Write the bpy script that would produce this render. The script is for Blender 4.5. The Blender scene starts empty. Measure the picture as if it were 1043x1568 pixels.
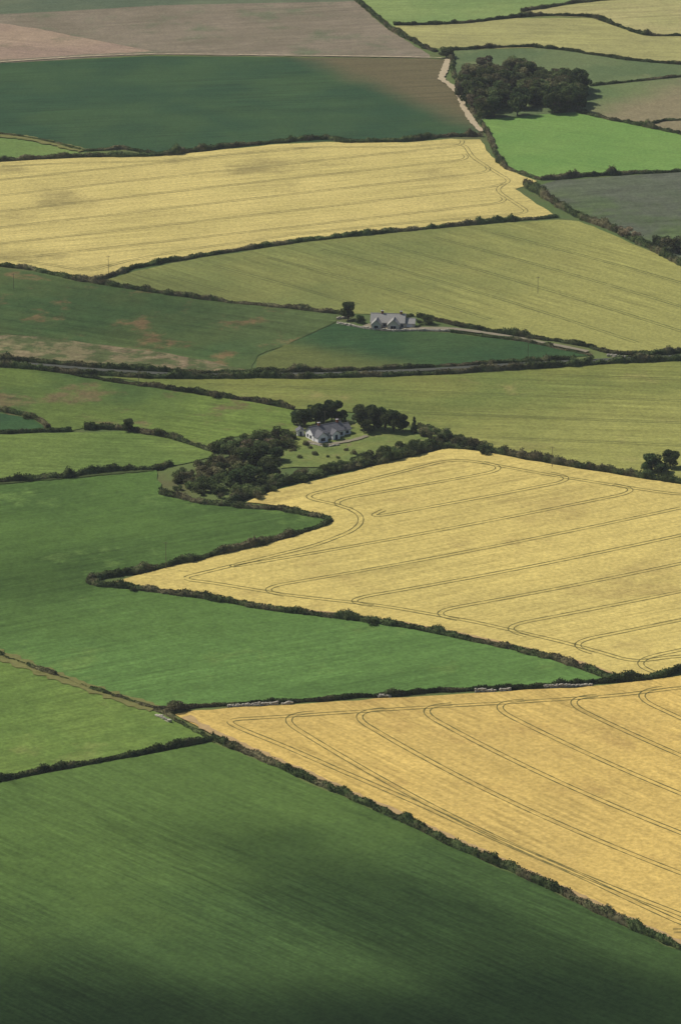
import bpy, math, numpy as np
from mathutils import Vector
rng=np.random.default_rng(11)
sc=bpy.context.scene
# ------------------------------------------------------------------ survey frame (metres, ground plane z=0)
H=460.0; PD=math.radians(20); LENS=135.0; SH=36.0
cP,sP=math.cos(PD),math.sin(PD)
def G(u,v):
    x=(u-521.5)/1568*SH/LENS; y=(784-v)/1568*SH/LENS
    dz=-sP+y*cP; t=-H/dz
    return np.array([x*t,(cP+y*sP)*t])
def pxm(v):
    y=(784-v)/1568*SH/LENS
    t=-H/(-sP+y*cP)
    return 1568*LENS/SH/t
K=(1.22,1.24,1.20); DS=0.05
def lin(c): 
    c=c/255.0
    return c/12.92 if c<=0.04045 else ((c+0.055)/1.055)**2.4
def col(r,g,b):
    c=[lin(r),lin(g),lin(b)]
    if g>r: c[1]*=0.95; c[0]*=1.03
    L=0.3*c[0]+0.6*c[1]+0.1*c[2]
    c=[x*(1-DS)+L*DS for x in c]
    return (c[0]/K[0],c[1]/K[1],c[2]/K[2],1)

# ------------------------------------------------------------------ camera, sun, sky
cam=bpy.data.cameras.new('camera'); camo=bpy.data.objects.new('camera',cam); sc.collection.objects.link(camo)
camo.location=(0,0,H); camo.rotation_euler=(math.pi/2-PD,0,0)
cam.sensor_fit='VERTICAL'; cam.sensor_height=SH; cam.lens=LENS; cam.clip_end=40000; cam.clip_start=1
sc.camera=camo
EL=math.radians(50); az=np.array([-0.92,0.39]); az=az/np.linalg.norm(az)
S=np.array([az[0]*math.cos(EL),az[1]*math.cos(EL),math.sin(EL)])
sl=bpy.data.lights.new('sun','SUN'); sl.energy=4.2; sl.angle=math.radians(0.5); sl.color=(1,0.955,0.88)
so=bpy.data.objects.new('sun',sl); sc.collection.objects.link(so); so.location=(0,0,900)
so.rotation_euler=Vector(-S).to_track_quat('-Z','Y').to_euler()
w=bpy.data.worlds.new('World'); sc.world=w; w.use_nodes=True
nt=w.node_tree; bg=nt.nodes['Background']
sk=nt.nodes.new('ShaderNodeTexSky'); sk.sky_type='NISHITA'; sk.sun_disc=False
sk.sun_elevation=EL; sk.sun_rotation=math.atan2(az[0],az[1])
nt.links.new(sk.outputs[0],bg.inputs[0]); bg.inputs[1].default_value=0.08
sc.view_settings.view_transform='Standard'; sc.view_settings.look='None'; sc.view_settings.exposure=0

# ------------------------------------------------------------------ material helpers
class NB:
    def __init__(s,name):
        s.m=bpy.data.materials.new(name); s.m.use_nodes=True; s.t=s.m.node_tree
        s.b=s.t.nodes['Principled BSDF']; s.b.inputs['Roughness'].default_value=0.95
        s.b.inputs['Specular IOR Level'].default_value=0.05
        s.pos=s.n('ShaderNodeNewGeometry').outputs['Position']
    def n(s,k): return s.t.nodes.new(k)
    def l(s,a,b): s.t.links.new(a,b)
    def noise(s,scale,detail=3,vec=None,rough=0.55):
        n=s.n('ShaderNodeTexNoise'); n.inputs['Scale'].default_value=scale; n.inputs['Detail'].default_value=detail
        n.inputs['Roughness'].default_value=rough
        s.l(vec or s.pos,n.inputs['Vector']); return n.outputs['Fac']
    def math(s,op,a,b=None,c=None):
        n=s.n('ShaderNodeMath'); n.operation=op
        for i,x in enumerate((a,b,c)):
            if x is None: continue
            if isinstance(x,(int,float)): n.inputs[i].default_value=x
            else: s.l(x,n.inputs[i])
        return n.outputs[0]
    def ramp(s,f,a,b,lo=0,hi=1):
        n=s.n('ShaderNodeMapRange'); n.interpolation_type='SMOOTHSTEP'
        s.l(f,n.inputs[0]); n.inputs[1].default_value=a; n.inputs[2].default_value=b
        n.inputs[3].default_value=lo; n.inputs[4].default_value=hi; return n.outputs[0]
    def mix(s,f,a,b):
        n=s.n('ShaderNodeMixRGB')
        for i,x in enumerate((f,a,b)):
            if isinstance(x,(int,float,tuple)): n.inputs[i].default_value=x
            else: s.l(x,n.inputs[i])
        return n.outputs[0]
    def scale(s,c,f):
        n=s.n('ShaderNodeVectorMath'); n.operation='SCALE'
        if isinstance(c,tuple): n.inputs[0].default_value=c[:3]
        else: s.l(c,n.inputs[0])
        s.l(f,n.inputs['Scale']); return n.outputs[0]
    def dot(s,v):
        n=s.n('ShaderNodeVectorMath'); n.operation='DOT_PRODUCT'; s.l(s.pos,n.inputs[0]); n.inputs[1].default_value=v
        return n.outputs['Value']
    def out(s,c): s.l(c,s.b.inputs['Base Color']); return s.m

def wdir(a,b):
    d=G(*b)-G(*a); return d/np.linalg.norm(d)

def field_mat(name,c1,c2,big=45,rows=None,rowamt=0.25,period=2.2,blot=None,blotT=(0.56,0.68),blots=28,grad=None,fine=0.5,med=0.26):
    b=NB(name)
    c=b.mix(b.ramp(b.noise(1.0/big,4),0.36,0.64),col(*c1),col(*c2))
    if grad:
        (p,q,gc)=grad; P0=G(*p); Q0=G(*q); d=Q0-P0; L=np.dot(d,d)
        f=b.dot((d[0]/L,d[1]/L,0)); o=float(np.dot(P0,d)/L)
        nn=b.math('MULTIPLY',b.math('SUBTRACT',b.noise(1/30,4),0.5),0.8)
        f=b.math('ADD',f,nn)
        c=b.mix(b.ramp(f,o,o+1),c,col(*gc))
    if blot:
        bl=b.ramp(b.noise(1.0/blots,6,rough=0.65),*blotT)
        c=b.mix(bl,c,col(*blot))
    f=b.math('MULTIPLY_ADD',b.math('SUBTRACT',b.noise(0.16,5,rough=0.65),0.5),med*2.4,1.0)
    f2=b.math('MULTIPLY_ADD',b.math('SUBTRACT',b.noise(0.7,4,rough=0.8),0.5),fine*2.8,1.0)
    f=b.math('MULTIPLY',f,f2)
    if rows is not None:
        rowamt*=1.5
        d=wdir(*rows)
        cx=b.n('ShaderNodeCombineXYZ')
        b.l(b.math('MULTIPLY',b.dot((d[0],d[1],0)),1/(period*16)),cx.inputs[0])
        b.l(b.math('MULTIPLY',b.dot((-d[1],d[0],0)),1/period),cx.inputs[1])
        rn=b.noise(1.0,3,vec=cx.outputs[0],rough=0.7)
        cy=b.n('ShaderNodeCombineXYZ')
        b.l(b.math('MULTIPLY',b.dot((d[0],d[1],0)),1/260.),cy.inputs[0])
        b.l(b.math('MULTIPLY',b.dot((-d[1],d[0],0)),1/12.),cy.inputs[1])
        rn2=b.noise(1.0,2,vec=cy.outputs[0])
        am=b.ramp(b.noise(1/60.,3),0.35,0.65,0.4,1.3)
        r=b.math('MULTIPLY',b.math('SUBTRACT',rn,0.5),rowamt*2.4)
        r=b.math('MULTIPLY',r,am)
        r=b.math('ADD',r,b.math('MULTIPLY',b.math('SUBTRACT',rn2,0.5),rowamt*0.7))
        f=b.math('MULTIPLY',f,b.math('ADD',r,1.0))
    return b.out(b.scale(c,f))

def plain(name,c,amt=0.3,scale=1.0,rough=0.9):
    b=NB(name); b.b.inputs['Roughness'].default_value=rough
    f=b.math('MULTIPLY_ADD',b.math('SUBTRACT',b.noise(scale,4,rough=0.65),0.5),amt*2,1.0)
    return b.out(b.scale(col(*c),f))

def leaf_mat(name,a,b_,c_,s1=0.5,s2=0.05):
    b=NB(name)
    c=b.mix(b.ramp(b.noise(s1,3),0.38,0.62),a,b_)
    c=b.mix(b.ramp(b.noise(s2,4,rough=0.7),0.47,0.6),c,c_)
    oi=b.n('ShaderNodeObjectInfo')
    f=b.math('MULTIPLY_ADD',oi.outputs['Random'],0.7,0.65)
    f=b.math('MULTIPLY',f,b.math('MULTIPLY_ADD',b.noise(2.5,2),1.2,0.4))
    f=b.math('MULTIPLY',f,b.ramp(b.noise(0.13,3),0.35,0.65,0.65,1.4))
    c=b.scale(c,f)
    b.out(c)
    tr=b.n('ShaderNodeBsdfTranslucent'); b.l(c,tr.inputs['Color']); mx=b.n('ShaderNodeMixShader'); mx.inputs[0].default_value=0.25
    b.l(b.b.outputs[0],mx.inputs[1]); b.l(tr.outputs[0],mx.inputs[2])
    o=b.t.nodes['Material Output']; b.l(mx.outputs[0],o.inputs['Surface'])
    return b.m
HEDGE=leaf_mat('hedge_leaf',(0.046,0.068,0.024,1),(0.088,0.112,0.040,1),(0.135,0.120,0.062,1))
LEAF=leaf_mat('tree_leaf',(0.042,0.070,0.026,1),(0.085,0.120,0.040,1),(0.10,0.12,0.045,1))
LEAFB=leaf_mat('copper_leaf',(0.15,0.125,0.070,1),(0.25,0.20,0.12,1),(0.15,0.16,0.075,1))
LEAFS=leaf_mat('scrub_leaf',(0.066,0.096,0.032,1),(0.125,0.155,0.052,1),(0.17,0.155,0.075,1))
BARK=plain('bark',(95,85,70),0.4,3)

# ------------------------------------------------------------------ mesh helpers
def link(o,parent=None):
    sc.collection.objects.link(o)
    if parent: o.parent=parent
    return o
def mesh_q(name,V,Q,mats,mi=None):
    me=bpy.data.meshes.new(name); V=np.asarray(V,np.float32); Q=np.asarray(Q,np.int32)
    me.vertices.add(len(V)); me.vertices.foreach_set('co',V.ravel())
    me.loops.add(Q.size); me.loops.foreach_set('vertex_index',Q.ravel())
    me.polygons.add(len(Q)); me.polygons.foreach_set('loop_start',np.arange(len(Q),dtype=np.int32)*4)
    for m in mats: me.materials.append(m)
    if mi is not None: me.polygons.foreach_set('material_index',np.asarray(mi,np.int32))
    me.update(calc_edges=True); me.validate()
    return me
def obj(name,me,parent=None,loc=(0,0,0),rot=0,scale=(1,1,1)):
    o=bpy.data.objects.new(name,me); o.location=loc; o.rotation_euler=(0,0,rot); o.scale=scale
    return link(o,parent)
def cards(C,size,asp=1.0):
    n=len(C); a=rng.normal(size=(n,3)); a/=np.linalg.norm(a,axis=1)[:,None]
    t=rng.normal(size=(n,3)); b=np.cross(a,t); b/=np.linalg.norm(b,axis=1)[:,None]
    s=np.asarray(size).reshape(-1,1)*np.ones((n,1))/2
    V=np.stack([C-a*s-b*s*asp*0.6,C+a*s*0.8-b*s*asp,C+a*s+b*s*asp*0.7,C-a*s*0.7+b*s*asp],1).reshape(-1,3)
    return V,np.arange(4*n).reshape(n,4)
def catmull(P,step):
    P=np.asarray(P,float); out=[]
    E=np.vstack([2*P[0]-P[1],P,2*P[-1]-P[-2]])
    for i in range(1,len(E)-2):
        p0,p1,p2,p3=E[i-1],E[i],E[i+1],E[i+2]
        n=max(2,int(np.linalg.norm(p2-p1)/step)+1)
        t=np.linspace(0,1,n,endpoint=False)[:,None]
        L=np.linalg.norm(p2-p1)
        m1=(p2-p0); m1=m1/max(1e-6,np.linalg.norm(m1))*L*0.8
        m2=(p3-p1); m2=m2/max(1e-6,np.linalg.norm(m2))*L*0.8
        out.append((2*t**3-3*t**2+1)*p1+(t**3-2*t**2+t)*m1+(-2*t**3+3*t**2)*p2+(t**3-t**2)*m2)
    out.append(P[-1][None]); Q=np.vstack(out)
    d=np.r_[0,np.cumsum(np.linalg.norm(np.diff(Q,axis=0),axis=1))]
    s=np.arange(0,d[-1],step)
    return np.c_[np.interp(s,d,Q[:,0]),np.interp(s,d,Q[:,1])]
def world_line(px,step=0.8,ext=70):
    P=[G(*p) for p in px]
    def edge(p): return p[0]<=0 or p[0]>=1043 or p[1]<=0 or p[1]>=1568
    if ext and edge(px[0]): d=P[0]-P[1]; P=[P[0]+d/np.linalg.norm(d)*ext]+P
    if ext and edge(px[-1]): d=P[-1]-P[-2]; P=P+[P[-1]+d/np.linalg.norm(d)*ext]
    return catmull(P,step)
def frames(P):
    T=np.gradient(P,axis=0); T/=np.linalg.norm(T,axis=1)[:,None]+1e-9
    return T,np.c_[-T[:,1],T[:,0]]
def n1(L,per,lo,hi):
    s=np.arange(L); k=int(L/per)+4
    return lo+(hi-lo)*np.interp(s/per,np.arange(k),rng.random(k))
def ribbon_vq(P,w,z,off=0,wj=0.0):
    T,N=frames(P); n=len(P); ww=w/2*(1+wj*(rng.random((n,1))-0.5)*2)
    A=P+N*(off+ww); B=P+N*(off-ww)
    V=np.zeros((2*n,3)); V[0::2,:2]=A; V[1::2,:2]=B; V[:,2]=z
    i=np.arange(n-1)*2
    return V,np.c_[i,i+1,i+3,i+2]
def ribbon(name,px,w,z,mat,step=2,wj=0.15,ext=70):
    V,Q=ribbon_vq(world_line(px,step,ext),w,z,0,wj)
    return obj(name,mesh_q(name,V,Q,[mat]))
def hedge(px,h=1.9,wd=1.9,mat=HEDGE,dens=46,name='hedgerow',rough=1.0,gap=0.0,bush=0.02):
    h*=0.82; wd*=0.82
    st=0.7; P=world_line(px,st)
    T,N=frames(P); n=len(P)
    P=P+N*(n1(n,9,-0.5,0.5)+n1(n,3,-0.3,0.3))[:,None]
    hh=h*n1(n,4,0.6,1.3)*n1(n,22,0.6,1.3)*n1(n,1.5,0.85,1.15)
    ww=wd*n1(n,5,0.65,1.3)*n1(n,18,0.75,1.2)*n1(n,1.7,0.85,1.15)
    for _ in range(int(n*bush)):
        c=rng.integers(0,n); r=rng.uniform(1.2,3); g=np.exp(-((np.arange(n)-c)*st/r)**2)
        a=rng.uniform(0.2,0.85)
        hh*=1+g*a*rough; ww*=1+g*a*0.5*rough
    if gap>0:
        keep=(n1(n,14,0,1)>gap).astype(float); hh*=0.35+0.65*keep
    ang=np.array([0,0.35,0.8,1.25,1.57,1.9,2.35,2.8,3.14])
    cx=np.sign(np.cos(ang))*np.abs(np.cos(ang))**0.75; cz=np.sin(ang)**0.65; k=len(ang)
    V=np.zeros((n,k,3))
    jit=1+rng.normal(size=(n,k))*0.10
    for j in range(k):
        V[:,j,:2]=P+N*(ww/2*cx[j]*jit[:,j])[:,None]; V[:,j,2]=hh*cz[j]*jit[:,j]*0.93
    V=V.reshape(-1,3)
    i=(np.arange(n-1)[:,None]*k+np.arange(k-1)[None]).ravel()
    Q=np.c_[i,i+1,i+k+1,i+k]
    m=int(n*st*dens); s=rng.integers(0,n,m); a=rng.uniform(0.05,3.09,m)
    rad=rng.uniform(0.85,1.2,m)
    C=np.zeros((m,3))
    C[:,:2]=P[s]+T[s]*rng.uniform(-0.5,0.5,(m,1))+N[s]*(ww[s]/2*np.cos(a)*rad)[:,None]
    C[:,2]=hh[s]*np.sin(a)**0.65*rad
    CV,CQ=cards(C,rng.uniform(0.2,0.5,m))
    me=mesh_q(name,np.vstack([V,CV]),np.vstack([Q,CQ+len(V)]),[mat])
    return obj(name,me)

def ext_poly(poly):
    out=[]; n=len(poly)
    for i,p in enumerate(poly):
        out.append(p); q=poly[(i+1)%n]
        if p[0]==0 and q[0]==0: out+=[(-170,p[1]),(-170,q[1])]
        elif p[0]==1043 and q[0]==1043: out+=[(1213,p[1]),(1213,q[1])]
        elif p[1]==0 and q[1]==0: out+=[(p[0],-110),(q[0],-110)]
        elif p[1]==1568 and q[1]==1568: out+=[(p[0],1720),(q[0],1720)]
    return out
LAY=[0]
def field(name,poly,mat):
    LAY[0]+=1; z=0.05+0.012*LAY[0]
    P=[G(*p) for p in ext_poly(poly)]
    pts=[]
    for i in range(len(P)):
        a,b=P[i],P[(i+1)%len(P)]; L=np.linalg.norm(b-a); k=max(1,int(L/5))
        nn=np.array([-(b-a)[1],(b-a)[0]])/max(L,1e-6)
        for j in range(k):
            pts.append(a+(b-a)*j/k+(nn*rng.normal()*0.35 if j else 0))
    me=bpy.data.meshes.new(name)
    me.from_pydata([(p[0],p[1],z) for p in pts],[],[list(range(len(pts)))]); me.materials.append(mat); me.update()
    if me.polygons[0].normal.z<0: me.flip_normals()
    o=obj(name,me); return o,np.array(P),z
def seg_dist(X,P):
    D=np.full(len(X),1e9); E=np.zeros((len(X),2)); n=len(P)
    for i in range(n):
        a,b=P[i],P[(i+1)%n]; ab=b-a; L=np.dot(ab,ab)
        if L<1e-6: continue
        t=np.clip(((X-a)@ab)/L,0,1); d=np.linalg.norm(X-(a+t[:,None]*ab),axis=1)
        m=d<D; D[m]=d[m]; E[m]=ab/math.sqrt(L)
    return D,E
def inside(X,P):
    r=np.zeros(len(X),bool); n=len(P); j=n-1
    for i in range(n):
        xi,yi=P[i]; xj,yj=P[j]
        c=((yi>X[:,1])!=(yj>X[:,1]))&(X[:,0]<(xj-xi)*(X[:,1]-yi)/(yj-yi+1e-12)+xi)
        r^=c; j=i
    return r
def runs(m):
    out=[];s=None
    for i,x in enumerate(m):
        if x and s is None: s=i
        if not x and s is not None: out.append((s,i)); s=None
    if s is not None: out.append((s,len(m)))
    return out
def tramlines(P,z,a,b,spacing,mat,head=13,wt=0.42,gauge=1.9,phase=0.0,hook=True,headland=True,bow=0.8,sharp=False):
    d=wdir(a,b); nrm=np.array([-d[1],d[0]]); VV=[];QQ=[];cnt=0
    lines=[]
    s=P@nrm; t=P@d
    o=G(*a)@nrm
    k0=int((s.min()-o)/spacing)-1
    for k in range(k0,k0+int((s.max()-s.min())/spacing)+4):
        off=o+(k+phase)*spacing
        tt=np.arange(t.min(),t.max(),2.0)
        X=d[None]*tt[:,None]+nrm[None]*(off+0.6*np.sin(tt/50.+k)+bow*np.sin((tt-t.min())/(t.max()-t.min())*math.pi))[:,None]
        D,E=seg_dist(X,P); m=inside(X,P)&(D>head)
        for (i,j) in runs(m):
            if j-i<8: continue
            L=X[i:j].copy()
            if hook and j-i>22:
                for end in (0,1):
                    Y=L if end else L[::-1]
                    e=E[j-1] if end else E[i]
                    dd=d if end else -d
                    if np.dot(e,dd)<0: e=-e
                    if sharp: 
                        e=-e; p0=Y[-7]; p1=Y[-1]+dd*2.5; p2=p1+e*13; cut=6
                    else: p0=Y[-6]; p1=Y[-1]; p2=p1+e*9; cut=5
                    q=np.linspace(0,1,14)[1:,None]
                    Y=np.vstack([Y[:-cut],(1-q)**2*p0+2*q*(1-q)*p1+q*q*p2])
                    L=Y if end else Y[::-1]
            lines.append(L)
    if headland:
        n=len(P); c=[]
        area=0.5*sum(P[i][0]*P[(i+1)%n][1]-P[(i+1)%n][0]*P[i][1] for i in range(n)); sg=1 if area>0 else -1
        for i in range(n):
            p0,p1=P[i],P[(i+1)%n]; e=(p1-p0)/max(1e-6,np.linalg.norm(p1-p0)); nn=np.array([-e[1],e[0]])*sg
            L=np.linalg.norm(p1-p0); q=np.arange(0,L,2.0)
            c.append(p0+e*q[:,None]+nn*head)
        X=np.vstack(c); D,_=seg_dist(X,P); m=inside(X,P)&(D>head*0.985)
        X=X[m]; 
        if len(X)>20:
            X=np.vstack([X,X[:1]]); dd=np.r_[0,np.cumsum(np.linalg.norm(np.diff(X,axis=0),axis=1))]
            q=np.arange(0,dd[-1],2.0); X=np.c_[np.interp(q,dd,X[:,0]),np.interp(q,dd,X[:,1])]
            ker=np.ones(7)/7
            X=np.c_[np.convolve(np.r_[X[-3:,0],X[:,0],X[:3,0]],ker,'valid'),np.convolve(np.r_[X[-3:,1],X[:,1],X[:3,1]],ker,'valid')]
            lines.append(X)
    for L in lines:
        for g in (-gauge/2,gauge/2):
            V,Q=ribbon_vq(L,wt,z+0.03+0.004*(len(VV)%5),g,0.45); VV.append(V); QQ.append(Q+cnt); cnt+=len(V)
    if VV: obj('tractor_tramlines',mesh_q('tractor_tramlines',np.vstack(VV),np.vstack(QQ),[mat]))

# ------------------------------------------------------------------ base ground to the horizon
b=NB('countryside_ground')
vo=b.n('ShaderNodeTexVoronoi'); vo.inputs['Scale'].default_value=1/190.; b.l(b.pos,vo.inputs['Vector'])
sx=b.n('ShaderNodeSeparateXYZ'); b.l(vo.outputs['Color'],sx.inputs[0])
c=b.mix(sx.outputs[0],col(84,108,56),col(112,128,66))
c=b.mix(b.ramp(b.noise(1/25.,5),0.45,0.7),c,col(100,105,62))
f=b.math('MULTIPLY_ADD',b.noise(0.8,4,rough=0.7),0.8,0.6)
GROUND=b.out(b.scale(c,f))
R=15000
me=mesh_q('ground',[(-R,-R,0),(R,-R,0),(R,R+8000,0),(-R,R+8000,0)],[(0,1,2,3)],[GROUND]); obj('ground',me)

# ------------------------------------------------------------------ fields
TR_Y=plain('tramline_in_wheat',(116,110,60),0.5,0.5)
TR_Y1=plain('tramline_in_far_wheat',(134,126,74),0.5,0.5)
TR_G=plain('tramline_in_green_crop',(94,104,56),0.45,0.5)
m=field_mat
field('distant_pasture',[(0,0),(545,0),(545,4),(250,10),(120,18),(0,24)],m('f01',(88,106,76),(102,116,82),rows=((0,14),(400,4)),rowamt=.2))
field('fallow_field',[(0,22),(120,16),(250,8),(545,2),(578,32),(605,52),(658,84),(658,89),(230,84),(0,97)],
      m('f02',(126,116,92),(138,126,102),rows=((0,60),(500,35)),rowamt=.25,period=4,blot=(106,116,82),blotT=(.5,.7)))
field('bare_soil_strip',[(0,36),(60,44),(110,55),(170,66),(235,79),(120,84),(0,92)],m('f03',(164,142,114),(152,130,108),rows=((0,60),(230,78)),rowamt=.3,blot=(140,126,98)))
_o,PT2,zT2=field('root_crop_field',[(0,97),(230,86),(658,90),(690,92),(676,122),(703,145),(718,178),(738,205),(620,216),(500,216),(430,219),(240,240),(190,228),(130,233),(40,212),(0,207)],
      m('f04',(50,82,50),(62,92,52),rows=((0,150),(600,125)),rowamt=.3,period=3,grad=((570,150),(640,140),(106,98,66)),med=.12))
field('pasture',[(0,209),(40,214),(125,234),(60,243),(0,246)],m('f05',(104,134,64),(118,142,68)))
field('pasture',[(545,0),(935,0),(800,15),(790,24),(700,36),(603,41),(575,20)],m('f06',(120,148,78),(130,154,82),rows=((600,10),(800,5))))
field('ripening_crop_field',[(603,40),(700,37),(790,28),(905,28),(985,54),(1043,55),(1043,99),(960,91),(840,73),(690,76),(655,72)],m('f07',(154,156,92),(166,162,96),rows=((650,60),(1000,70)),rowamt=.3,period=4))
field('ripening_crop_field',[(935,0),(1043,0),(1043,54),(985,53),(930,34),(905,27),(830,24),(800,18),(870,8)],m('f08',(164,160,98),(172,164,104),rows=((850,20),(1043,10)),rowamt=.3,period=4))
field('pasture',[(690,78),(840,74),(960,93),(1043,100),(1043,120),(960,126),(900,134),(880,172),(735,184),(705,150),(693,110)],m('f09',(92,114,68),(106,124,74),blot=(114,128,78)))
field('pasture',[(900,134),(960,127),(1043,119),(1043,206),(985,192),(930,182),(880,172)],m('f10',(98,122,70),(110,128,74),grad=((910,150),(1000,165),(138,128,92))))
field('pasture',[(737,184),(800,178),(880,172),(930,184),(985,194),(1043,207),(1043,264),(960,267),(840,275),(780,260),(755,225)],m('f11',(106,148,66),(116,154,70),rows=((760,200),(1000,230)),rowamt=.15,med=.14))
field('rough_heath',[(812,288),(850,277),(960,269),(1043,264),(1043,403),(985,376),(940,352),(895,338),(855,320)],m('f12',(82,102,62),(92,112,64),blot=(92,102,78),blotT=(.42,.6),blots=40,rows=((850,290),(1000,280)),rowamt=.3,period=4,grad=((940,345),(1100,260),(94,102,82)),med=.4))
_o,PY1,zY1=field('wheat_field',[(0,248),(130,242),(240,240),(330,231),(430,221),(500,218),(620,219),(690,213),(735,214),(752,240),(800,270),(822,278),(788,290),(853,332),(760,340),(600,353),(480,366),(300,391),(210,408),(143,429),(60,414),(0,406)],
      m('f13',(206,188,108),(196,180,102),big=50,rows=((0,315),(700,258)),rowamt=.25,period=3,blot=(166,152,88),blotT=(.54,.72),blots=55,med=.14))
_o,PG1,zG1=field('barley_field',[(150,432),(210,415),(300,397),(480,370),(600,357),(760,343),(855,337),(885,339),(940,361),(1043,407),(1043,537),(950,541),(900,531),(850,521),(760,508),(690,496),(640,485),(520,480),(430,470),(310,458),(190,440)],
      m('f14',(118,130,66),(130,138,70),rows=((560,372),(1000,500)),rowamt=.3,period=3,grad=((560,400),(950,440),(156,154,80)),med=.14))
_o,PG2,zG2=field('weedy_pasture',[(0,410),(60,419),(110,431),(190,442),(310,460),(430,472),(515,482),(515,493),(440,528),(395,545),(385,568),(280,570),(130,561),(0,552)],
      m('f15',(66,94,48),(80,100,50),rows=((0,440),(400,500)),rowamt=.35,period=4,blot=(124,104,66),blotT=(.54,.67),blots=22,grad=((170,470),(400,440),(84,104,54)),med=.4))
field('bare_verge_strip',[(0,514),(60,516),(150,528),(260,542),(330,556),(390,569),(280,569),(130,559),(0,549)],
      m('f16',(126,120,80),(136,120,88),blot=(84,98,54),blotT=(.44,.58),blots=10,rows=((0,520),(300,560)),rowamt=.35,med=.5))
_o,PG3,zG3=field('paddock',[(395,548),(440,528),(515,495),(570,504),(690,511),(800,524),(905,545),(800,556),(650,565),(390,571)],
      m('f17',(52,84,46),(64,92,48),grad=((560,530),(500,556),(98,110,54)),rows=((450,550),(800,530)),med=.3))
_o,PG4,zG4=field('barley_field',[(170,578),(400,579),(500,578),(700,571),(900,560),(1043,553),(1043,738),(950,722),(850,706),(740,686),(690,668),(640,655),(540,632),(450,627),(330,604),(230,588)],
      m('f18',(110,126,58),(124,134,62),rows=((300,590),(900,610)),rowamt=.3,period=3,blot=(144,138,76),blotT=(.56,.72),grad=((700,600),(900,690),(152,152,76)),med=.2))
field('weedy_pasture',[(0,564),(60,566),(130,577),(230,592),(330,606),(450,629),(452,658),(340,672),(320,690),(250,668),(190,658),(130,656),(110,660),(60,656),(0,630)],
      m('f19',(72,98,46),(94,116,50),rows=((0,600),(300,640)),rowamt=.3,blot=(112,102,64),blotT=(.53,.65),grad=((120,600),(330,650),(106,130,54)),med=.38))
field('root_crop_field',[(0,634),(50,642),(72,656),(0,662)],m('f20',(54,86,50),(60,94,50)))
field('pasture',[(0,666),(110,663),(190,661),(250,671),(320,690),(335,700),(240,719),(170,723),(100,731),(0,738)],m('f21',(98,124,54),(108,132,58),rows=((0,690),(300,700)),rowamt=.28,med=.34))
GA=m('f22',(86,118,50),(76,106,46),big=60,rows=((0,860),(420,790)),rowamt=.28,period=2.4,grad=((200,860),(350,1040),(94,132,60)),med=.26,blot=(104,136,62),blots=30)
field('pasture',[(0,742),(100,733),(240,720),(248,757),(300,770),(365,777),(430,783),(465,791),(500,796),(500,802),(450,818),(350,843),(250,866),(140,886),(137,897),(200,904),(300,917),(420,937),(570,955),(700,977),(830,1007),(925,1040),(780,1054),(600,1063),(450,1074),(300,1082),(240,1084),(170,1063),(100,1040),(40,1020),(0,1004)],GA)
field('lawn',[(445,655),(500,640),(600,655),(650,660),(690,682),(640,692),(560,705),(500,715),(430,718),(430,690)],m('f23',(108,128,62),(122,136,66),big=12,blot=(138,128,86),blots=8))
_o,PY2,zY2=field('wheat_field',[(172,893),(250,872),(350,848),(450,824),(512,800),(500,790),(440,777),(378,770),(420,752),(520,728),(600,708),(680,688),(740,693),(850,713),(950,729),(1043,743),(1043,1026),(990,1037),(945,1034),(900,1019),(830,1000),(700,970),(570,947),(420,930),(300,910),(200,899)],
      m('f24',(212,190,102),(202,182,98),big=70,rows=((600,862),(1043,775)),rowamt=.24,period=2.4,blot=(186,164,90),blotT=(.52,.7),blots=45,med=.14))
_o,PY3,zY3=field('wheat_field',[(268,1095),(300,1089),(450,1080),(600,1070),(780,1060),(930,1050),(1043,1036),(1043,1447),(950,1404),(850,1356),(700,1290),(600,1243),(500,1200),(400,1156),(330,1128)],
      m('f25',(216,184,94),(206,176,92),big=70,rows=((440,1100),(1043,1388)),rowamt=.32,period=1.8,blot=(190,158,84),blotT=(.52,.7),blots=45,med=.14))
field('pasture',[(0,1008),(40,1024),(100,1046),(170,1069),(240,1090),(325,1136),(200,1158),(80,1180),(0,1197)],m('f26',(100,130,54),(110,138,58),big=30,rows=((0,1150),(200,1110)),rowamt=.25,blot=(122,142,66),med=.32))
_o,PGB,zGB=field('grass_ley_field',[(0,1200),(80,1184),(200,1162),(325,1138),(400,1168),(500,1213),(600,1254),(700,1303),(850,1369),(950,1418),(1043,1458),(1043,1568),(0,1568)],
      m('f27',(90,120,52),(82,112,48),big=90,rows=((0,1290),(330,1440)),rowamt=.42,period=1.4,med=.16,grad=((330,1240),(560,1420),(66,94,44))))  # grad darkens the crop colour rightward, painting in extra cloud shade
# tramlines
tramlines(PY1,zY1,(330,312),(720,268),25,TR_Y1,head=9,wt=0.45)
tramlines(PG1,zG1,(560,372),(1000,500),24,TR_G,head=12,wt=0.4,hook=False,headland=False,bow=6)
tramlines(PG4,zG4,(300,590),(900,610),26,TR_G,head=8,wt=0.25,hook=False,headland=False)
tramlines(PY2,zY2,(590,860),(1043,775),22,TR_Y,head=11,wt=0.42,bow=-5,sharp=True)
tramlines(PY3,zY3,(440,1100),(1043,1388),20,TR_Y,head=9,wt=0.4,bow=-9,sharp=True)
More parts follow.
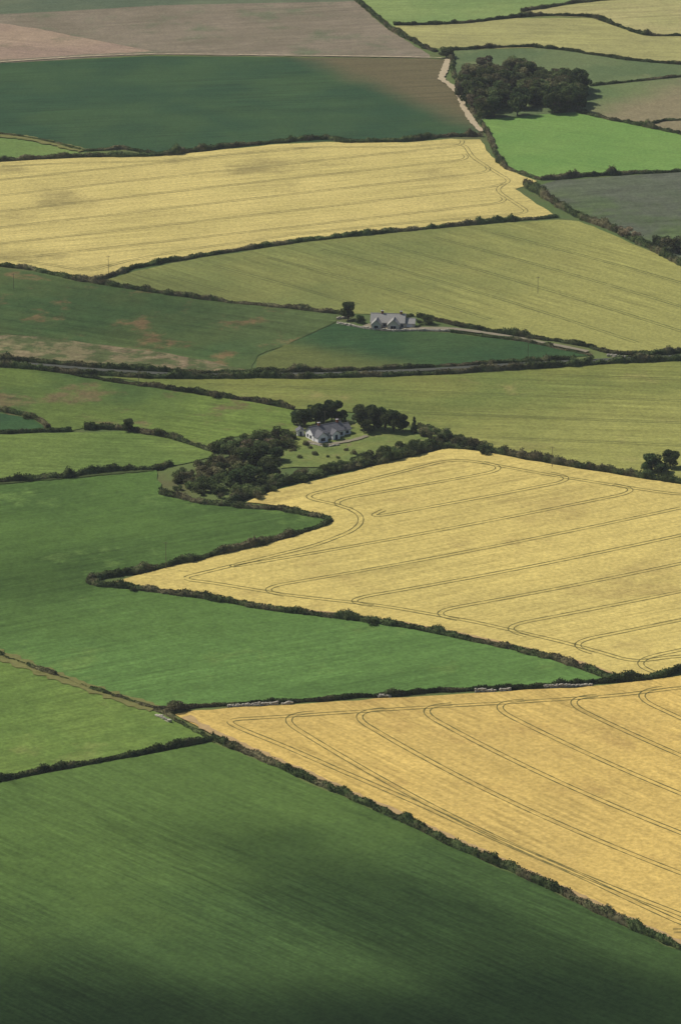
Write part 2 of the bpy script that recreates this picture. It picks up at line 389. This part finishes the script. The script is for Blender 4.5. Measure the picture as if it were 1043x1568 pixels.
# field-edge margins
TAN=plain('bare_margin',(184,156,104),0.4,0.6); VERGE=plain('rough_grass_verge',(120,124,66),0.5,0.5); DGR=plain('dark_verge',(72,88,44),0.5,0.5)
ribbon('field_margin',[(285,1099),(335,1127),(400,1155),(500,1200),(600,1243),(700,1290),(850,1357),(950,1405),(1043,1447)],2.6,0.55,TAN,wj=.5)
ribbon('field_margin',[(200,899),(300,911),(420,931),(570,948),(700,971),(830,1001),(900,1020),(945,1036)],1.3,0.55,TAN,wj=.6)
ribbon('grass_verge',[(0,1004),(40,1020),(100,1042),(170,1066),(240,1088)],5.5,0.56,VERGE,wj=.4)
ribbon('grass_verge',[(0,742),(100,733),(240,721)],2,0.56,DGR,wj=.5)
ribbon('grass_verge',[(0,208),(40,212),(130,232)],6,0.56,VERGE,wj=.4)
# tracks and road
TRK=plain('chalk_track',(186,170,134),0.3,0.6); LANE=plain('gravel_lane',(142,134,108),0.3,0.6); ROAD=plain('asphalt',(84,90,76),0.25,0.8)
ribbon('farm_track',[(686,92),(680,110),(676,122),(690,132),(703,147),(712,168),(724,188),(738,203)],3.4,0.6,TRK,wj=.3)
ribbon('farm_track',[(0,96),(120,88),(230,84),(450,86),(658,89),(690,91)],1.1,0.57,TRK,wj=.7)
ribbon('farm_track',[(560,501),(620,504),(690,505),(760,514),(840,528),(905,541)],2.6,0.6,LANE,wj=.25)
ribbon('road',[(0,556),(70,561),(150,568),(300,576),(400,575),(500,574),(650,568),(800,559),(940,552),(1043,547)],3.0,0.6,ROAD,wj=.02)

# ------------------------------------------------------------------ hedgerows
hedge([(545,0),(572,22),(600,46),(640,68),(668,80)],2.4,3.2)
hedge([(690,82),(694,108),(708,140),(722,172),(745,203),(760,236),(776,258),(830,276)],2.2,3)
hedge([(603,39),(700,36),(790,27),(830,24),(905,27),(950,42),(990,54),(1043,55)],2,2.6)
hedge([(797,18),(832,13),(870,6),(935,0)],2,2.4)
hedge([(690,77),(800,72),(870,78),(960,92),(1043,99)],2,2.4)
hedge([(903,132),(960,126),(1043,118)],1.6,2)
hedge([(880,171),(930,183),(985,194),(1043,206)],2,2.4)
hedge([(1000,190),(1020,185),(1043,184)],1.5,2)
hedge([(830,276),(900,270),(960,267),(1043,263)],2.2,2.6)
hedge([(805,284),(835,302),(860,320),(900,338),(940,353),(985,376),(1043,405)],2.8,3.8,bush=.05)
hedge([(0,247),(130,240),(240,239),(330,228),(430,218),(500,213),(530,218),(620,216),(690,209),(740,209)],2.4,3.0,bush=.03)
hedge([(0,206),(40,211),(90,221),(130,231),(190,229),(240,238)],1.5,2,mat=LEAFS)
hedge([(853,333),(760,340),(600,356),(480,368),(300,394),(210,410),(145,430),(110,426),(60,415),(0,407)],2.3,2.8,bush=.02)
hedge([(110,428),(190,441),(310,459),(430,471),(520,481)],2.0,2.4)
hedge([(640,485),(690,497),(760,509),(850,522),(900,532),(950,543),(1043,539)],1.8,2.4)
hedge([(690,509),(800,523),(905,545)],1.2,1.6,gap=.3)
hedge([(0,551),(70,556),(150,563),(300,571),(400,570),(500,569),(650,563),(800,555),(880,550)],2.1,2.5)
hedge([(950,549),(1043,541)],1.8,2.3)
hedge([(0,562),(70,567),(150,574),(250,580),(400,579),(500,579),(700,572),(900,559),(1043,552)],2.8,2.6)
hedge([(40,563),(130,578),(230,593),(330,607),(400,617),(450,628)],2,2.4)
hedge([(0,630),(50,641),(74,657)],1.9,2.2)
hedge([(0,664),(60,662),(110,661)],1.8,2.2)
hedge([(130,657),(190,658),(250,669),(320,689),(345,692)],2.4,3)
hedge([(0,739),(100,731),(170,723),(240,719),(262,712)],2.5,3.0,bush=.03)
hedge([(245,757),(300,769),(365,777),(430,782),(465,789),(503,796),(500,804),(450,820),(350,846),(250,869),(142,888),(137,895),(200,902),(300,915),(420,935),(570,953),(700,976),(830,1006),(900,1026),(935,1040),(985,1041),(1043,1028)],2.4,3.0,bush=.02)
hedge([(350,772),(420,747),(520,722),(600,705),(680,685),(740,690),(850,710),(950,726),(1043,741)],2.6,3.4,bush=.03)
hedge([(640,655),(690,670),(740,688)],3,4,bush=.05)
hedge([(0,1003),(40,1019),(100,1041),(170,1065),(240,1086)],1.5,1.9,mat=LEAFS,gap=.35)
hedge([(240,1087),(300,1083),(450,1075),(600,1065),(720,1057),(780,1056),(920,1046),(985,1040)],1.9,2.1,bush=.02)
hedge([(240,1088),(268,1103),(325,1134)],1.5,1.7,mat=LEAFS)
hedge([(0,1198),(80,1181),(200,1159),(260,1147),(325,1135)],2.1,2.4)
hedge([(325,1131),(400,1163),(500,1208),(600,1250),(700,1298),(850,1364),(950,1412),(1043,1454)],2.3,2.6,bush=.02)

# ------------------------------------------------------------------ dry stone walls
STONE=plain('limestone',(190,182,160),0.5,0.9)
def boxes_vq(C,SZ,ROT):
    n=len(C); u=np.array([(x,y,z) for x in(-.5,.5) for y in(-.5,.5) for z in(-.5,.5)])
    V=u[None]*SZ[:,None,:]*(1+rng.normal(size=(n,8,3))*0.08)
    c,s=np.cos(ROT)[:,None],np.sin(ROT)[:,None]
    x=V[...,0]*c-V[...,1]*s; y=V[...,0]*s+V[...,1]*c
    V=np.stack([x,y,V[...,2]],-1)+C[:,None,:]
    f=np.array([(0,1,3,2),(4,6,7,5),(0,4,5,1),(2,3,7,6),(0,2,6,4),(1,5,7,3)])
    return V.reshape(-1,3),(f[None]+np.arange(n)[:,None,None]*8).reshape(-1,4)
def stone_wall(px,h=1.2,off=-1.6,name='dry_stone_wall',dens=16,mat=STONE):
    P=world_line(px,0.5,0); T,N=frames(P); n=len(P); m=int(n*0.5*dens)
    s=rng.integers(0,n,m); hh=h*n1(n,5,0.7,1.15)
    C=np.zeros((m,3)); C[:,:2]=P[s]+N[s]*(off+rng.uniform(-.25,.25,(m,1))); C[:,2]=rng.uniform(0.1,1,m)*hh[s]
    V,Q=boxes_vq(C,np.c_[rng.uniform(.35,.8,m),rng.uniform(.3,.5,m),rng.uniform(.18,.35,m)],np.arctan2(T[s,1],T[s,0])+rng.normal(size=m)*.15)
    obj(name,mesh_q(name,V,Q,[mat]))
for seg in ([(350,1081),(400,1079),(425,1078)],[(432,1078),(448,1077)],[(728,1058),(760,1058)],[(765,1057),(780,1056)],[(832,1052),(870,1050),(905,1049)],[(1012,1034),(1035,1029)],[(245,1096),(268,1107)],[(580,1066),(598,1066)],[(930,546),(958,549)]):
    stone_wall(seg,off=0 if seg[0][0]>900 else -1.2)

# ------------------------------------------------------------------ trees
def cyl(p,q,r0,r1,k=7):
    p,q=np.array(p,float),np.array(q,float); d=q-p; d/=np.linalg.norm(d)
    a=np.cross(d,[0.3,0.9,0.1]); a/=np.linalg.norm(a); b_=np.cross(d,a)
    an=np.linspace(0,2*np.pi,k,endpoint=False)
    ring=np.cos(an)[:,None]*a+np.sin(an)[:,None]*b_
    V=np.vstack([p+ring*r0,q+ring*r1]); i=np.arange(k); j=(i+1)%k
    return V,np.c_[i,j,j+k,i+k]
def tree_mesh(name,h=9,cw=7,n=4200,leaf=LEAF,trunk=0.22,conifer=False,lobes=15,sz=(0.25,0.6)):
    VV=[];QQ=[];MI=[];cnt=0
    def add(V,Q,mi):
        nonlocal cnt
        VV.append(V);QQ.append(Q+cnt);MI.append(np.full(len(Q),mi));cnt+=len(V)
    th=h*trunk
    add(*cyl((0,0,-0.3),(0.1,0,th),h*0.035,h*0.026),0); add(*cyl((0.1,0,th),(0.1,0.2,h*0.8),h*0.026,h*0.006),0)
    L=[]
    for i in range(lobes):
        a=rng.uniform(0,2*np.pi); 
        if conifer:
            z=th+(h-th)*(i+0.5)/lobes; r=cw/2*(1-(z-th)/(h-th))*0.5; rr=cw/2*(1.05-(z-th)/(h-th))*0.7+0.25
        else:
            z=rng.uniform(th*0.9+0.12*h,h*0.86); env=math.sqrt(max(0.05,1-((z-h*0.52)/(h*0.50))**2))
            r=cw/2*env*rng.uniform(0.25,0.82); rr=rng.uniform(0.14,0.26)*cw
        c=np.array([math.cos(a)*r,math.sin(a)*r,z]); L.append((c,rr))
        add(*cyl((0.1,0,th*rng.uniform(.7,1.3)),c,h*0.012,h*0.004,5),0)
    wts=np.array([l[1]**2 for l in L]); wts/=wts.sum(); ch=rng.choice(len(L),n,p=wts)
    d=rng.normal(size=(n,3)); d/=np.linalg.norm(d,axis=1)[:,None]
    rad=rng.uniform(0.55,1.12,n)**0.6
    C=np.array([L[k][0] for k in ch])+d*(np.array([L[k][1] for k in ch])*rad)[:,None]*np.array([1,1,0.8])
    C=C[C[:,2]>0.15]
    add(*cards(C,rng.uniform(sz[0],sz[1],len(C))*(h/9)**0.5),1)
    return mesh_q(name,np.vstack(VV),np.vstack(QQ),[BARK,leaf],np.concatenate(MI))
TREES=[tree_mesh('broadleaf_tree_mesh',9,rng.uniform(7.5,9),4200,trunk=.14,lobes=18) for _ in range(4)]
COPPER=[tree_mesh('copper_tree_mesh',9,8,4200,leaf=LEAFB,trunk=.14) for _ in range(2)]
BUSH=[tree_mesh('shrub_mesh',3.2,4.2,1300,leaf=LEAFS,trunk=0.06,lobes=10,sz=(.25,.55)) for _ in range(4)]
BUSHD=[tree_mesh('dark_shrub_mesh',3.4,4.2,1300,leaf=HEDGE,trunk=0.06,lobes=10,sz=(.25,.55)) for _ in range(3)]
BUSHB=[tree_mesh('brown_shrub_mesh',3.2,4.2,1300,leaf=LEAFB,trunk=0.06,lobes=10,sz=(.25,.55)) for _ in range(2)]
CON=tree_mesh('conifer_mesh',6,2.2,2200,trunk=0.06,conifer=True,lobes=12)
def place(name,me,u,v,hpx,wpx=None,base_h=9,base_w=8,parent=None):
    p=G(u,v); s=pxm(v); hm=hpx/(s*0.95); zs=hm/base_h; ws=(wpx/s/base_w) if wpx else zs
    o=obj(name,me,parent,(p[0],p[1],0),rng.uniform(0,6.28),(ws,ws,zs)); return o
def pick(l): return l[rng.integers(0,len(l))]
for (u,v,h_,w_) in [(533,490,28,24),(552,495,13,14),(627,489,9,14),(656,496,14,18),(572,498,8,10),(642,497,7,9),
    (466,656,30,28),(484,650,32,30),(508,646,34,32),(455,652,22,22),(523,648,20,18),(496,648,28,24),
    (553,656,36,32),(573,658,38,34),(590,660,30,28),(603,662,34,28),(617,661,26,20),(563,664,22,22),
    (197,661,20,20),(998,721,28,32),(1026,716,26,28),(683,88,16,22),(1012,724,16,26),(990,724,16,20),
    (885,172,34,24),(352,700,24,28),(372,712,28,32),(394,716,32,34),(410,730,30,30),(384,740,26,32),(402,700,26,28),(424,706,22,24),(362,740,22,26),(340,726,18,24)]:
    place('broadleaf_tree',pick(TREES),u,v,h_,w_)
place('conifer_tree',CON,634,664,26,9,6,2.2)
place('conifer_tree',CON,528,655,18,8,6,2.2)
for (u,v,h_,w_) in [(958,362,14,26),(972,366,12,18),(946,356,10,14)]: place('copper_shrub',pick(BUSHB),u,v,h_,w_,3.2,4.2)
for (u,v,h_,w_) in [(1018,383,20,34),(1038,388,22,30),(1005,376,14,20),(268,1090,16,32),(283,1088,10,20),(570,957,10,20),(205,905,8,14),(742,696,12,22),(978,548,6,14),(900,552,7,16),(330,610,10,14),(44,642,8,18)]:
    place('shrub',pick(BUSHD),u,v,h_,w_,3.2,4.2)
def empty(name,loc=(0,0,0),rot=0):
    o=bpy.data.objects.new(name,None); o.location=loc; o.rotation_euler=(0,0,rot); o.empty_display_size=1; return link(o)
def scatter(name,poly,n,meshes,hr,base_h=3.2,wr=1.0):
    e=empty(name); P=np.array([G(*p) for p in poly]); lo,hi=P.min(0),P.max(0); k=0;tr=0
    while k<n and tr<n*60:
        tr+=1; X=lo+(hi-lo)*rng.random(2)
        if not inside(X[None],P)[0]: continue
        hm=rng.uniform(*hr); s=hm/base_h; ws=s*wr*rng.uniform(.85,1.3)
        obj('plant',pick(meshes),e,(X[0],X[1],0),rng.uniform(0,6.28),(ws,ws,s)); k+=1
    return e
# wood in the upper right
TREESL=[tree_mesh('light_broadleaf_mesh',9,8.5,4200,leaf=LEAFS,trunk=.14) for _ in range(2)]
scatter('woodland',[(718,158),(750,130),(800,128),(840,124),(885,132),(893,150),(880,170),(800,178),(738,182)],80,TREES+TREESL+TREESL,(7,12),9,1.0)
scatter('woodland',[(706,150),(703,122),(716,116),(770,110),(820,116),(800,138),(750,162),(716,174)],54,COPPER+COPPER+[TREESL[0]],(6.5,10),9,1.0)
# scrub around the farmhouse
scatter('scrub_thicket',[(250,755),(256,730),(300,718),(345,704),(400,694),(432,715),(425,740),(362,766),(300,764)],110,BUSH+BUSH+BUSHD,(1.6,3.6),3.2,1.15)
scatter('scrub_thicket',[(330,694),(340,682),(400,670),(448,670),(452,684),(430,690),(390,700)],42,BUSHB+BUSH+BUSH+BUSHD,(1.8,4.0),3.2,1.1)
scatter('scrub_thicket',[(370,768),(420,742),(520,715),(572,700),(600,704),(520,725),(430,746),(380,772)],52,BUSHD+BUSH,(1.8,3.4),3.2,1.1)
scatter('scrub_thicket',[(572,700),(590,690),(620,684),(660,682),(676,686),(640,698),(600,706)],38,BUSHD+BUSH,(2,4),3.2,1.1)
scatter('scrub_thicket',[(640,666),(700,674),(750,692),(740,692),(680,680)],12,BUSHD,(1.8,3.2),3.2,1.1)
scatter('garden_shrubs',[(448,676),(500,680),(545,682),(565,690),(540,712),(470,712),(440,700)],13,BUSH,(1.0,2.0),3.2,1.1)

# ------------------------------------------------------------------ buildings
WHITE=plain('white_render',(246,244,236),0.08,1); CREAM=plain('cream_render',(214,206,182),0.12,1)
SLATE=plain('slate_roof',(112,112,112),0.35,1.5); SLATEL=plain('pale_tile_roof',(158,156,146),0.3,1.5)
GLASS=plain('window_glass',(38,44,52),0.2,1,rough=0.2); FRAME=plain('window_frame',(225,225,222),0.05,1); BRICK=plain('chimney_brick',(150,96,72),0.3,3)
DOORM=plain('door_paint',(52,70,84),0.1,2)
def polymesh(name,V,F,mat,parent):
    me=bpy.data.meshes.new(name); me.from_pydata(V,[],F); me.materials.append(mat); me.update(); return obj(name,me,parent)
def box(name,parent,c,s,mat):
    x,y,z=c; a,b_,d=s[0]/2,s[1]/2,s[2]/2
    V=[(x+i*a,y+j*b_,z+k*d) for i in(-1,1) for j in(-1,1) for k in(-1,1)]
    return polymesh(name,V,[(0,1,3,2),(4,6,7,5),(0,4,5,1),(2,3,7,6),(0,2,6,4),(1,5,7,3)],mat,parent)
def gable(parent,cx,cy,lx,ly,hw,hr,axis,wall,roof,oh=0.35,th=0.16,nm=''):
    def T(a,b_,z): return (cx+a,cy+b_,z) if axis=='x' else (cx-b_,cy+a,z)
    L,Wd=(lx,ly) if axis=='x' else (ly,lx)
    a,b_=L/2,Wd/2
    V=[T(s*a,-b_,0) for s in(-1,1)]+[T(s*a,b_,0) for s in(-1,1)]+[T(s*a,-b_,hw) for s in(-1,1)]+[T(s*a,b_,hw) for s in(-1,1)]+[T(s*a,0,hw+hr) for s in(-1,1)]
    polymesh('walls'+nm,V,[(0,1,5,4),(3,2,6,7),(2,0,4,8,6),(1,3,7,9,5)],wall,parent)
    sl=hr/b_; e=b_+oh; ze=hw-sl*oh+0.03; zr=hw+hr+0.03; A=a+oh
    V=[];F=[]
    for sgn in(-1,1):
        k=len(V)
        V+=[T(-A,sgn*e,ze),T(A,sgn*e,ze),T(A,0,zr),T(-A,0,zr),T(-A,sgn*e,ze+th),T(A,sgn*e,ze+th),T(A,0,zr+th),T(-A,0,zr+th)]
        F+=[(k,k+1,k+2,k+3),(k+4,k+5,k+6,k+7),(k,k+1,k+5,k+4),(k,k+3,k+7,k+4),(k+1,k+2,k+6,k+5)]
    polymesh('roof'+nm,V,F,roof,parent)
    p,q=T(-A,0,zr+th+0.02),T(A,0,zr+th+0.02)
    box('ridge'+nm,parent,((p[0]+q[0])/2,(p[1]+q[1])/2,p[2]),(abs(p[0]-q[0])+.25,abs(p[1]-q[1])+.25,0.14),roof)
def window(parent,x,y,z,w_,h_,face='f',nm='window'):
    if face=='f':
        box(nm+'_frame',parent,(x,y-0.03,z),(w_+.2,0.1,h_+.2),FRAME); box(nm+'_glass',parent,(x-w_/4,y-0.06,z),(w_/2-.06,0.1,h_),GLASS); box(nm+'_glass',parent,(x+w_/4,y-0.06,z),(w_/2-.06,0.1,h_),GLASS)
        box(nm+'_sill',parent,(x,y-0.12,z-h_/2-.14),(w_+.35,0.22,0.08),FRAME)
    else:
        s=-1 if face=='l' else 1
        box(nm+'_frame',parent,(x+s*0.03,y,z),(0.1,w_+.2,h_+.2),FRAME); box(nm+'_glass',parent,(x+s*.06,y,z),(0.1,w_,h_),GLASS)
def chimney(parent,x,y,z,h_=1.3):
    box('chimney_stack',parent,(x,y,z+h_/2-.5),(0.9,0.6,h_+1),BRICK); box('chimney_cap',parent,(x,y,z+h_+.06),(1.06,0.76,0.12),FRAME)
    for s in(-.22,.22): 
        V,Q=cyl((x+s,y,z+h_+.1),(x+s,y,z+h_+.5),.12,.1,8); obj('chimney_pot',mesh_q('chimney_pot',V,Q,[BRICK]),parent)
p=G(506,674); e=empty('white_bungalow',(p[0],p[1],0),math.radians(30))
gable(e,0,4,13,6.2,2.8,2.1,'x',WHITE,SLATE)
gable(e,-4.2,-0.1,4.2,3.6,2.6,1.6,'y',WHITE,SLATE,nm='_wing')
gable(e,1.9,0.2,3.2,2.8,2.5,1.2,'y',WHITE,SLATE,nm='_porch')
gable(e,8.1,4.3,3.4,4.8,2.3,1.5,'x',WHITE,SLATE,nm='_annex')
window(e,-4.2,-1.9,1.5,1.8,1.2); window(e,-1.0,0.9,1.5,1.3,1.2); window(e,5.0,0.9,1.5,1.7,1.2); window(e,8.3,1.9,1.3,1.2,1.0)
window(e,-6.5,3.2,1.5,1.1,1.1,'l'); window(e,-6.5,5.4,1.5,.9,1.1,'l')
box('door',e,(1.9,-1.24,1.05),(1.0,.1,2.1),DOORM); box('door_step',e,(1.9,-1.7,0.1),(1.6,.8,.2),CREAM)
chimney(e,-2.6,4,4.8); chimney(e,5.2,4,4.8)
p=G(460,667); e=empty('garden_shed',(p[0],p[1],0),0.2); gable(e,0,0,2.6,2.4,2.2,.9,'y',WHITE,SLATE); box('door',e,(0,-1.23,1),(.8,.08,1.9),DOORM)
p=G(593,504); e=empty('pale_roofed_bungalow',(p[0],p[1],0),math.radians(-6))
gable(e,0,4.5,13.5,7.0,2.5,2.6,'x',CREAM,SLATEL)
gable(e,-4.3,0,3.8,4.0,2.4,1.8,'y',CREAM,SLATEL,nm='_wing')
gable(e,2.6,0,4.6,4.0,2.4,2.1,'y',CREAM,SLATEL,nm='_wing_east')
gable(e,8.8,4.2,4.0,4.6,2.1,1.4,'x',CREAM,SLATEL,nm='_garage')
window(e,-4.3,-2.0,1.4,1.6,1.1); window(e,2.6,-2.0,1.4,2.2,1.2); window(e,-1.0,1.0,1.4,1.4,1.1); window(e,5.9,1.0,1.4,1.0,1.1)
box('garage_door',e,(8.8,1.86,1.05),(2.2,.1,1.9),FRAME)
window(e,-6.75,3.4,1.4,1.3,1.2,'l'); chimney(e,-2.4,4.5,5.0); chimney(e,5.2,4.5,5.0)
stone_wall([(517,496),(560,504),(600,508),(650,507),(690,508)],1.0,0,'garden_wall')
stone_wall([(517,489),(535,487)],1.0,0,'garden_wall')
ribbon('driveway',[(560,499),(590,506),(640,504)],4,0.62,LANE,ext=0)
ribbon('driveway',[(470,678),(500,682),(540,676),(566,668)],2.0,0.62,LANE,ext=0)
stone_wall([(476,681),(500,685),(520,683)],.8,0,'garden_wall',dens=8)

# ------------------------------------------------------------------ utility poles
POLE=plain('weathered_pole',(118,114,90),0.2,2); INS=plain('insulator',(140,138,130),0.1,2)
def pole(u,v,hpx):
    p=G(u,v); h=min(10,max(7,hpx/(pxm(v)*.94)))
    e=empty('utility_pole',(p[0],p[1],0),rng.uniform(-.4,.4))
    V,Q=cyl((0,0,0),(0,0,h),.11,.07,10); obj('post',mesh_q('post',V,Q,[POLE]),e)
    box('crossarm',e,(0,.11,h-.5),(1.6,.08,.1),POLE); 
    for s in(-.7,0,.7): box('insulator',e,(s,.11,h-.34),(.08,.08,.2),INS)
for q in [(167,418,26),(22,443,24),(213,590,26),(845,716,32),(808,549,28),(498,668,42),(255,872,46),(823,450,26)]: pole(*q)

# ------------------------------------------------------------------ aerial haze: thin misty air over the countryside
hm=bpy.data.materials.new('hazy_air'); hm.use_nodes=True; t=hm.node_tree; t.nodes.clear()
vs=t.nodes.new('ShaderNodeVolumeScatter'); vs.inputs['Color'].default_value=(0.93,0.97,1,1); vs.inputs['Density'].default_value=3.6e-5; vs.inputs['Anisotropy'].default_value=0.1
mo=t.nodes.new('ShaderNodeOutputMaterial'); t.links.new(vs.outputs[0],mo.inputs['Volume'])
x0,x1,y0,y1,z0,z1=-2500,2500,150,5200,-3,430
V=[(x,y,z) for x in(x0,x1) for y in(y0,y1) for z in(z0,z1)]
me=mesh_q('hazy_air',V,[(0,1,3,2),(4,6,7,5),(0,4,5,1),(2,3,7,6),(0,2,6,4),(1,5,7,3)],[hm]); obj('hazy_air',me)

# ------------------------------------------------------------------ clouds (real objects high above, shading the ground)
def cloud(u,v,rx,ry,dens,alt=1100,rot=0,soft=0.2):
    g=G(u,v); c=np.array([g[0],g[1],0])+S*(alt/S[2])
    nu,nv=64,20; V=[];Q=[]
    for j in range(nv+1):
        r=j/nv
        for i in range(nu):
            a=2*math.pi*i/nu; k=1+0.12*math.sin(3*a+u)+0.08*math.sin(5*a+v)
            bump=0.25*math.sin(a*7+r*9)+0.2*math.sin(a*4-r*13)
            V.append((rx*r*k*math.cos(a),ry*r*k*math.sin(a),18*max(0,(1-r*r))*(1+bump*r)-9))
    for j in range(nv):
        for i in range(nu): Q.append((j*nu+i,j*nu+(i+1)%nu,(j+1)*nu+(i+1)%nu,(j+1)*nu+i))
    b=NB('cloud_vapour')
    tc=b.n('ShaderNodeTexCoord').outputs['Object']
    mp=b.n('ShaderNodeMapping'); mp.inputs['Scale'].default_value=(1/rx,1/ry,0); b.l(tc,mp.inputs[0])
    ln=b.n('ShaderNodeVectorMath'); ln.operation='LENGTH'; b.l(mp.outputs[0],ln.inputs[0])
    nz=b.noise(1/90.,2,vec=tc)
    r=b.math('ADD',ln.outputs['Value'],b.math('MULTIPLY',b.math('SUBTRACT',nz,0.5),0.6))
    al=b.ramp(r,soft,0.98,dens,0.0)
    al=b.math('MULTIPLY',al,b.ramp(ln.outputs['Value'],0.75,1.0,1.0,0.0))
    b.b.inputs['Base Color'].default_value=(.85,.85,.87,1); b.l(al,b.b.inputs['Alpha'])
    me=mesh_q('cloud',V,Q,[b.m]); obj('cloud',me,None,tuple(c),rot)
dg=wdir((500,1208),(1043,1454)); ra=math.atan2(dg[1],dg[0])
cloud(690,1440,120,36,0.55,rot=ra,soft=0.35)
cloud(860,1600,120,56,0.72,rot=0,soft=0.45)
cloud(0,1570,72,56,0.75,rot=0,soft=0.3)
cloud(400,1600,110,44,0.7,rot=0,soft=0.35)
cloud(330,1280,50,18,0.3,rot=0)
cloud(50,880,46,44,0.35)
cloud(560,1055,55,16,0.15)
cloud(200,480,90,90,0.25)
